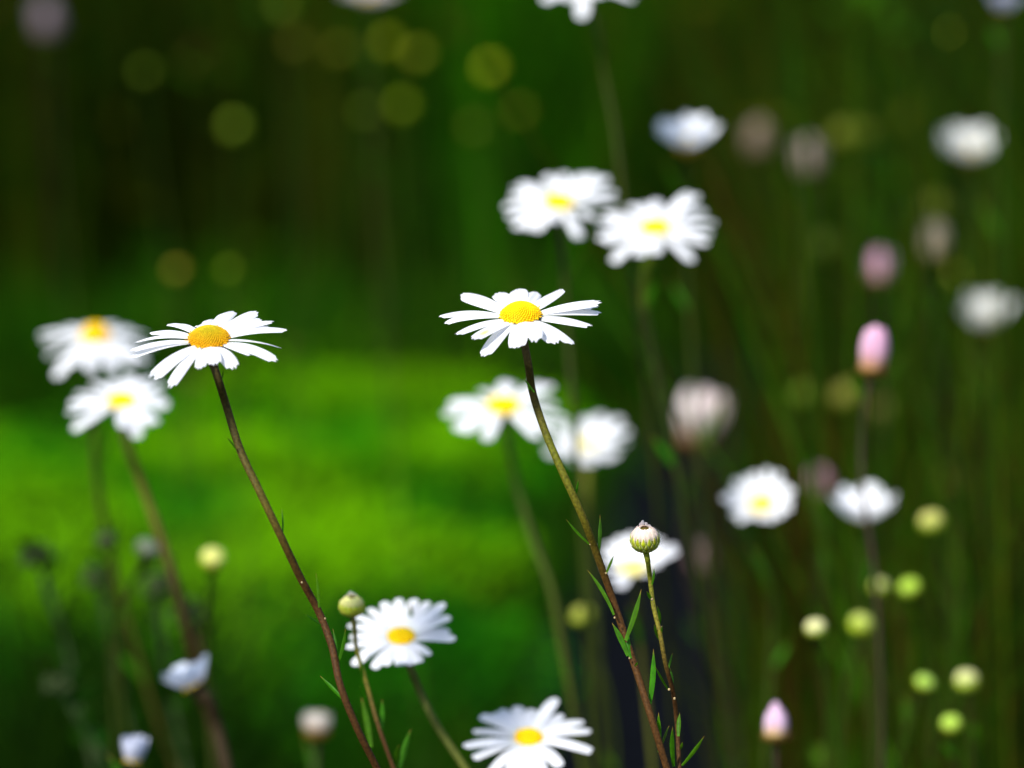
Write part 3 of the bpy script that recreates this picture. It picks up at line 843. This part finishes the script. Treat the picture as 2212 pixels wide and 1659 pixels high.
daisy("blurred white daisy seen edge on, tucked behind the golden centred daisy", OPEN, 207, 730, 1.0, R(17), 132, 33,
      c1([(240, 350), (260, 400), (275, 500), (345, 640), (580, 600), (740, 600), (860, 560), (960, 540), (990, 440), (950, 350), (740, 280), (540, 290), (420, 300), (850, 310), (450, 560)]),
      width=30, seed=23, h=.95, zpref=-.25, archk=.16, disc=((.9, .6, 0), (.9, .5, 0)))
daisy("blurred white daisy below the edge on one, its thick blurred stem leaning away", OPEN, 262, 868, .93, R(27), 120, 30,
      c1([(430, 790), (420, 860), (450, 975), (590, 650), (720, 640), (850, 600), (960, 620), (1060, 660), (1100, 790), (1090, 820), (1020, 920), (960, 940), (890, 1020), (800, 960), (480, 720), (520, 930), (1060, 730)]),
      pix_stem=[(275, 960), (300, 1030), (340, 1140), (375, 1250), (400, 1350), (430, 1470), (480, 1640)], width=28, seed=24, stem_r=(.0017, .0016), leaves=0,
      cstops=[(0, (.025, .035, .005)), (.09, (.085, .07, .008)), (.16, (.03, .018, .004)), (1, (.025, .016, .004))])
daisy("blurred white daisy with widely spaced petals, crossed by the sharp daisy's stem", OPEN, 1088, 880, .955, R(25), 134, 36,
      c4([(170, 380), (215, 290), (260, 490), (480, 560), (600, 140), (660, 150), (850, 540), (990, 300), (960, 170), (880, 150), (1060, 400), (950, 490), (450, 200), (320, 505), (210, 330)]),
      pix_stem=[(1097, 950), (1115, 1040), (1150, 1160), (1190, 1270), (1215, 1400)], width=29, seed=25, stem_r=(.0015, .0013), leaves=0,
      cstops=[(0, (.03, .05, .006)), (.2, (.045, .06, .006)), (1, (.03, .035, .005))])
daisy("pale blurred daisy with a washed out centre, half hidden behind the wide petalled one", OPEN, 1266, 962, 1.10, R(30), 98, 26,
      c4([(890, 640), (920, 430), (1080, 420), (1290, 370), (1420, 400), (1480, 480), (1400, 660), (1340, 690), (1120, 720), (1200, 720), (950, 560), (1000, 650), (1160, 400), (1470, 560)]),
      pix_stem=[(1266, 1050), (1275, 1200), (1290, 1400)], width=30, seed=26, disc=((.85, .76, .35), (.85, .74, .3)), stem_r=(.002, .0016), leaves=0, zpref=.05,
      cstops=[(0, (.26, .24, .03)), (.03, (.10, .11, .01)), (.07, (.02, .03, .003)), (1, (.03, .03, .004))])
daisy("white daisy partly behind the sharp round bud", OPEN, 1368, 1230, .93, R(26), 100, 30,
      c4([(1280, 1330), (1310, 1260), (1400, 1210), (1480, 1190), (1560, 1190), (1630, 1190), (1700, 1230), (1800, 1270), (1815, 1310), (1700, 1400), (1400, 1580), (1350, 1520), (1290, 1420), (1620, 1470)]),
      pix_stem=[(1375, 1290), (1390, 1450), (1410, 1650)], width=28, seed=27, disc=((.85, .76, .25), (.85, .72, .2)), leaves=1, zpref=.12)
daisy("low white daisy with a full round ring of short petals, slightly blurred", OPEN, 867, 1376, .785, R(36), 118, 30,
      c6([(610, 510), (603, 640), (640, 745), (650, 450), (735, 410), (820, 370), (910, 348), (1010, 352), (1090, 370), (1185, 383), (1225, 460), (1245, 595), (1220, 545), (1100, 690), (1040, 735), (920, 752), (765, 768), (835, 748), (690, 690), (620, 580), (1160, 430), (980, 745)]),
      pix_stem=[(885, 1440), (905, 1490), (940, 1560), (1012, 1670)], width=25, seed=28, leaves=1, stem_r=(.0012, .0010), nflo=160, disc=((.95, .66, 0), (.95, .6, 0)), h=.45, zpref=-.02,
      cstops=[(0, (.05, .065, .012)), (.15, (.09, .10, .014)), (1, (.08, .07, .02))])
daisy("white daisy cut off at its underside by the lower edge, one petal pointing up", OPEN, 1142, 1594, .79, R(35), 142, 30,
      c6([(1280, 1210), (1328, 1285), (1330, 1120), (1370, 1030), (1500, 990), (1590, 970), (1690, 990), (1825, 925), (1865, 1020), (1990, 1065), (2030, 1120), (2045, 1245), (1960, 1215), (1850, 1330), (1750, 1410), (1650, 1420), (1540, 1420), (1420, 1385), (1440, 1020)]),
      width=30, seed=29, leaves=1, nflo=160, disc=((.95, .66, 0), (.95, .58, 0)), h=.5, zpref=-.03)
daisy("white daisy leaving the frame at the upper edge with one petal hanging into view", OPEN, 1262, -34, 1.0, R(26), 120, 30,
      [(1257, 40), (1170, 2), (1375, 0), (1300, -8), (1215, -2), (1150, -30), (1380, -30), (1180, -70), (1340, -75), (1262, -90), (1300, -85), (1220, -82)],
      pix_stem=[(1290, 60), (1305, 160), (1325, 260), (1345, 420), (1380, 700)], width=30, seed=30, leaves=0, stem_r=(.0012, .0010), cstops=[(0, (.03, .04, .002)), (.2, (.02, .028, .002)), (1, (.018, .02, .002))])

# ------------------------------------------------------------------ half open and closed daisies
CUPS = "half open white daisies with cupped petals"
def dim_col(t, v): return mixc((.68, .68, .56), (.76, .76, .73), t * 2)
cup_daisy("half open white daisy with an ochre base, highest above the touching pair", CUPS, 1485, 312, 1.05, R(22), 84, 27, n=17, lift=.50, seed=41, calyx_col=(.55, .32, .02), width=19, layers=2, calyx_k=1.0)
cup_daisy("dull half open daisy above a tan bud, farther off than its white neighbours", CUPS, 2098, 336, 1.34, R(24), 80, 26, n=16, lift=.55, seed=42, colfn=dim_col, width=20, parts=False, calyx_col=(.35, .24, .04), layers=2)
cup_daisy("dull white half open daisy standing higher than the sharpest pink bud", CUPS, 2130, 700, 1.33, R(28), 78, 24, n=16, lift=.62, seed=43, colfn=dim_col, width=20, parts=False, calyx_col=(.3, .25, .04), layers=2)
cup_daisy("half open white daisy tilted forward with its pale yellow centre showing", CUPS, 1646, 1090, 1.0, R(46), 84, 27, n=19, lift=.30, seed=44, width=19, disc=((.85, .66, .1), (.85, .6, .05)), roll=R(8), curve=.06)
cup_daisy("half open white daisy crossed by the dark stem of the pink bud", CUPS, 1864, 1118, 1.02, R(24), 86, 22, n=17, lift=.56, seed=45, width=19, calyx_col=(.18, .18, .04), layers=2)
cup_daisy("white daisy coloured lilac for its shade, seen from behind its dark calyx, on a thick dark stem", CUPS, 420, 1482, .88, R(2), 80, 24, n=16, lift=.68, seed=46, width=24, calyx_col=(.04, .025, .015),
          pix_stem=[(445, 1510), (465, 1560), (490, 1660)], roll=R(28), colfn=lambda t, v: mixc((.50, .46, .52), (.70, .75, .86), t * 2), stem_r=(.0024, .002), cstops=[(0, (.03, .02, .008)), (1, (.03, .022, .01))], leaves=0, curve=.05)  # petals dimmed and tinted blue to stand for shade
cup_daisy("small white daisy coloured lilac for its shade, nearly shut, cut by the lower edge", CUPS, 287, 1645, .86, R(6), 62, 18, n=14, lift=.86, seed=47, width=20, calyx_col=(.08, .07, .04), colfn=lambda t, v: mixc((.45, .42, .45), (.62, .64, .74), t * 2), roll=R(-6), layers=2)  # same shade tint in the petal colours
cup_daisy("greyish daisy leaving the upper edge above the soft round bokeh heads", CUPS, 800, -4, 1.5, R(10), 72, 22, n=14, lift=.3, seed=48, width=26, parts=False, colfn=lambda t, v: (.58, .52, .5), calyx_col=(.2, .2, .1))
cup_daisy("small lilac daisy at the upper edge above the dull half open daisies", CUPS, 2168, 18, 1.25, R(4), 50, 16, n=12, lift=.7, seed=49, width=20, parts=False, colfn=lambda t, v: (.5, .52, .66), calyx_col=(.05, .03, .02))

PINK = "closed pink daisies shaped like small tulips"
def pinkfn(a, b, c):
    def f(t, v):
        return mixc(a, mixc(b, c, (abs(v) > .55) * .8), t * 2.2)
    return f
def closed(label, px, py, z, Rp, rd, seed, cols=((.66, .36, .08), (.86, .56, .70), (.66, .30, .50)), lift=.985, calyx=(.30, .17, .03), roll=0.0, dark=True, pix=(), parts=True, group=PINK, n=11, width=None):
    return cup_daisy(label, group, px, py, z, R(10), Rp, rd, n=n, lift=lift, seed=seed, name="closed_daisy", cat="flower bud", width=width or Rp * .30, colfn=pinkfn(*cols), calyx_col=calyx, roll=roll,
                     parts=parts, disc_on=False, curve=.2, layers=2, stem_r=(.0009, .0009), cstops=[(0, (.03, .02, .012)), (1, (.05, .04, .015))] if dark else GREEN_STEM, pix_stem=pix, leaves=1, calyx_k=.7)
closed("pink daisy bud with upright closed petals on a dark thin stem, sharpest of its colour", 1885, 795, .92, 88, 32, 51, roll=R(-4), pix=[(1872, 850), (1862, 940), (1862, 1040), (1885, 1200), (1900, 1400), (1905, 1650)])
closed("pointed pink daisy bud low among the dark grass, pale on its sunny side", 1676, 1586, .87, 68, 30, 52, cols=((.70, .50, .14), (.82, .62, .76), (.66, .38, .56)), lift=1.0)
closed("soft pink closed daisy above the sharper pink bud", 1900, 600, 1.35, 66, 26, 53, cols=((.55, .32, .2), (.66, .40, .50), (.6, .34, .45)), parts=False)
closed("tan closed daisy beside the soft pink one", 2020, 545, 1.5, 66, 24, 54, cols=((.5, .4, .2), (.50, .42, .32), (.45, .36, .26)), parts=False)
closed("dusky pink closed daisy between the two half open white ones", 1772, 1060, 1.38, 54, 22, 55, cols=((.5, .3, .2), (.55, .30, .38), (.5, .28, .34)), parts=False)
closed("large pale pinkish white closed daisy over an ochre calyx, biggest of the closed ones", 1505, 946, 1.25, 116, 38, 56, cols=((.55, .36, .2), (.92, .82, .78), (.70, .54, .46)), parts=False, calyx=(.42, .2, .06), lift=.94, roll=R(-10), width=36, n=11)
closed("dim brownish closed daisy under the highest half open daisy", 1640, 318, 1.75, 62, 28, 58, cols=((.36, .24, .14), (.36, .26, .20), (.34, .24, .18)), parts=False, calyx=(.3, .2, .1))
closed("dim pinkish brown closed daisy beside the brownish one", 1748, 362, 1.7, 66, 28, 59, cols=((.36, .26, .18), (.42, .32, .28), (.38, .28, .24)), parts=False, calyx=(.3, .2, .1))
closed("dim rosy closed daisy beside the daisy behind the sharp bud", 1515, 1222, 1.5, 48, 20, 60, cols=((.36, .2, .16), (.36, .22, .24), (.32, .2, .22)), parts=False, calyx=(.2, .1, .08))
closed("pinkish white closed daisy over an ochre calyx at the foot of the moss", 685, 1578, 1.0, 46, 27, 61, cols=((.62, .40, .12), (.88, .80, .70), (.80, .68, .60)), calyx=(.48, .24, .03), lift=.8, width=26)
closed("faint grey closed daisy between rosy and lime coloured buds", 1792, 1250, 1.9, 70, 30, 62, cols=((.4, .42, .34), (.45, .46, .42), (.4, .42, .36)), parts=False, calyx=(.3, .32, .2))
closed("very dim mauve closed daisy in the darkest upper corner", 105, 60, 2.3, 60, 30, 63, cols=((.3, .2, .2), (.34, .26, .30), (.3, .22, .26)), parts=False, calyx=(.2, .14, .14))

# ------------------------------------------------------------------ blurred round buds
LIME, CREAM = (0.36, 0.48, 0.03), (0.86, 0.86, 0.60)
B = [  # px, py, z, r, green, top, label
    (1762, 1356, 1.00, 27, LIME, CREAM, "creamy white topped round bud, brightest of the loose cluster in the dark grass"),
    (1860, 1348, 1.10, 25, LIME, (.62, .72, .22), "lime bud beside the creamiest bud of the dark grass"),
    (1965, 1268, 1.10, 25, LIME, (.50, .72, .10), "bright lime bud next to the bud crossed by a dark stem"),
    (1900, 1266, 1.14, 22, LIME, (.62, .66, .34), "greyish lime bud crossed by a dark stem"),
    (2012, 1126, 1.14, 26, LIME, (.66, .66, .25), "yellowish bud below the dim olive one"),
    (1998, 1474, 1.06, 25, LIME, (.52, .76, .18), "fresh green bud, lower grass, paired with a paler bud"),
    (2088, 1470, 1.06, 25, LIME, (.80, .82, .50), "pale bud paired with a fresh green bud"),
    (2055, 1563, 1.02, 24, LIME, (.54, .76, .14), "green bud below the pale and fresh green pair"),
    (1742, 852, 1.5, 26, (.16, .30, .02), (.22, .38, .04), "dim green bud beside an olive bud under the pink bud"),
    (1830, 852, 1.4, 28, (.32, .38, .05), (.42, .42, .14), "olive bud touching the stem under the sharpest pink bud"),
    (1908, 887, 1.6, 28, (.36, .30, .14), (.42, .36, .22), "tan bud beside the olive bud under the pink bud"),
    (2060, 1036, 1.6, 28, (.24, .26, .03), (.30, .28, .06), "dim olive bud above the yellowish one"),
    (2025, 447, 1.7, 30, (.20, .26, .03), (.26, .32, .05), "faint green bud above the tan closed daisy"),
    (1785, 532, 1.8, 30, (.14, .24, .02), (.18, .28, .04), "faint dark green bud beside the soft pink closed daisy"),
    (1825, 290, 1.75, 26, (.22, .28, .02), (.26, .32, .03), "faint olive bud, one of two touching high in the grass"),
    (1875, 288, 1.75, 26, (.22, .28, .02), (.24, .30, .03), "second faint olive bud, nearer the dull daisy"),
    (1258, 1328, 1.14, 26, (.34, .42, .04), (.50, .54, .12), "soft green bud between the two sharp stems and the moss"),
    (460, 1206, .95, 24, (.42, .48, .03), (.80, .82, .34), "yellow green bud standing before the sunny moss"),
    (1770, 1636, 1.2, 26, (.14, .34, .02), (.2, .42, .03), "dim green bud at the lower edge beside the pointed pink bud"),
    (320, 1186, .96, 24, (.04, .08, .03), (.20, .24, .22), "dark bud with a grey tip among shaded leafy stems"),  # this bud and the next are coloured dark for the corner's shade
    (230, 1168, 1.1, 28, (.03, .06, .015), (.05, .08, .03), "murky green bud among shaded leafy stems"),
]
for i, (px, py, z, r, gcol, tcol, lab) in enumerate(B):
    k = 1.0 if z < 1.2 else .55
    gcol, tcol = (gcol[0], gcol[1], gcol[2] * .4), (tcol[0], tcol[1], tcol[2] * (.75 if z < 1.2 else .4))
    if 1.0 <= z < 1.2: z = .7 + (z - .7) * .75; r *= .86
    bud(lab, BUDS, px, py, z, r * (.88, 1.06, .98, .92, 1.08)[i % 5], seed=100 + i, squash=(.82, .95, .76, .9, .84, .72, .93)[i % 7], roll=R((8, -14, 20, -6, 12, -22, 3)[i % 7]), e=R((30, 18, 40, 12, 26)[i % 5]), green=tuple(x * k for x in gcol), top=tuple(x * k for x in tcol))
FAR = "faint round seed heads far back in the shade"
F_ = [
    (383, 583, 1.75, 36, (.52, .42, .12), "tan seed head, lower of the dim discs beside a green one"),
    (495, 582, 1.65, 32, (.30, .42, .03), "green seed head next to the tan one"),
    (315, 155, 2.3, 40, (.22, .32, .03), "dull green seed head near the darkest upper corner"),
    (507, 272, 2.4, 46, (.34, .46, .10), "grey green seed head alone in the dark middle"),
    (1060, 147, 2.45, 46, (.52, .52, .06), "brightest olive seed head high above the touching daisies"),
    (1125, 242, 2.45, 44, (.30, .32, .03), "olive seed head just below the brightest one"),
    (1025, 276, 2.45, 44, (.26, .32, .03), "dim seed head beside the touching daisies"),
    (872, 228, 2.5, 46, (.38, .48, .02), "yellow green seed head under the upper cluster"),
    (792, 242, 2.45, 42, (.26, .34, .03), "dim green seed head overlapping the yellow green one"),
    (735, 108, 2.5, 44, (.40, .38, .04), "brownish seed head starting the upper cluster"),
    (840, 92, 2.5, 46, (.50, .52, .03), "yellowish seed head crowning the upper cluster"),
    (905, 118, 2.5, 48, (.50, .52, .08), "pale olive seed head ending the upper cluster"),
    (640, 95, 2.4, 42, (.32, .30, .04), "dim brown seed head before the upper cluster"),
    (612, 12, 2.4, 44, (.32, .42, .08), "green seed head touching the upper edge"),
    (420, 822, 1.8, 34, (.34, .36, .12), "grey green seed head under the golden centred daisy"),
    (622, 745, 1.9, 34, (.20, .26, .02), "dim green seed head past the golden centred daisy's petals"),
]
for i, (px, py, z, r, c, lab) in enumerate(F_):
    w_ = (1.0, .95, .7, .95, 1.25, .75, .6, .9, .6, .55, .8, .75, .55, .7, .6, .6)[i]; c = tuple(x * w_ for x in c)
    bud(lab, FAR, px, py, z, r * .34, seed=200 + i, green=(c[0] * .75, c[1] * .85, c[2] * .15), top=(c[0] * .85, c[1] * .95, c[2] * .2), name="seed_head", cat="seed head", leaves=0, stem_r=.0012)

# ------------------------------------------------------------------ leafy stems low in the corner, shade put into their colours
SH = "dark leafy stems at the lower corner"
D = [  # head x, y, z, stem points, label
    (80, 1205, 1.06, [(110, 1290), (145, 1400), (170, 1520), (205, 1660)], "dark stem with a blackish leaf tuft, outermost of its clump"),
    (215, 1250, 1.1, [(235, 1350), (255, 1450), (275, 1560), (300, 1660)], "broad dark leafy stem under the murky bud"),
    (345, 1270, 1.1, [(350, 1370), (365, 1480), (385, 1580), (400, 1660)], "dark leafy stem under the grey tipped bud"),
    (130, 1480, 1.02, [(160, 1540), (200, 1600), (240, 1665)], "low dark leafy stem beside the small nearly shut daisy"),
    (410, 1330, 1.08, [(430, 1420), (455, 1520), (480, 1660)], "reddish dark leafy stem behind the shaded lilac daisy"),
]
SHADE_LEAF = (0.012, 0.042, 0.002)  # leaf green darkened to stand for the corner's shade
for i, (px, py, z, pix, lab) in enumerate(D):
    rng = random.Random(300 + i)
    top = at(px, py, z)
    pts, foot = stem_path(top, pix, z)
    root = thing("leafy_stem", lab, "plant", (foot.x, foot.y, 0), SH)
    st = make_stem(root, pts, .0011, .0016, [(0, (.02, .04, .01)), (1, (.03, .022, .01))] if i != 4 else [(0, (.05, .03, .012)), (1, (.04, .02, .01))])
    hm = MB()                               # the stem ends in a head, shade put into its dark colour
    hd = (pts[0] - pts[2]).normalized()
    for q in range(26):
        th = q * 2.4; uu = q / 26
        ax = (hd * (1 - 1.3 * uu) + Vector((math.cos(th), math.sin(th), 0)) * math.sin(uu * 2.2)).normalized()
        hm.blob(top + ax * .002, ax, .0022, .0052, mixc((.02, .04, .012), (.06, .08, .03), rng.random()), k=5)
    hm.build("shade_dark_head", M_GRASS, root)
    for k in range(22):
        q = pts[min(len(pts) - 2, int(len(pts) * .62 * (k / 22) ** 1.2))]
        a = rng.uniform(0, 6.28); L = rng.uniform(.010, .022)
        tip = q + Vector((math.cos(a) * .5, math.sin(a) * .5, rng.uniform(.5, .9))) * L
        leaf_mesh(q, tip, rng.uniform(.0022, .0045), rng.uniform(-.15, .15), tuple(x * rng.uniform(.6, 1.5) for x in SHADE_LEAF), (.03, .05, .01), rng, nu=5).build("leaf", M_GRASS, root)

for o in bpy.data.objects:
    if '_o' in o: del o['_o']
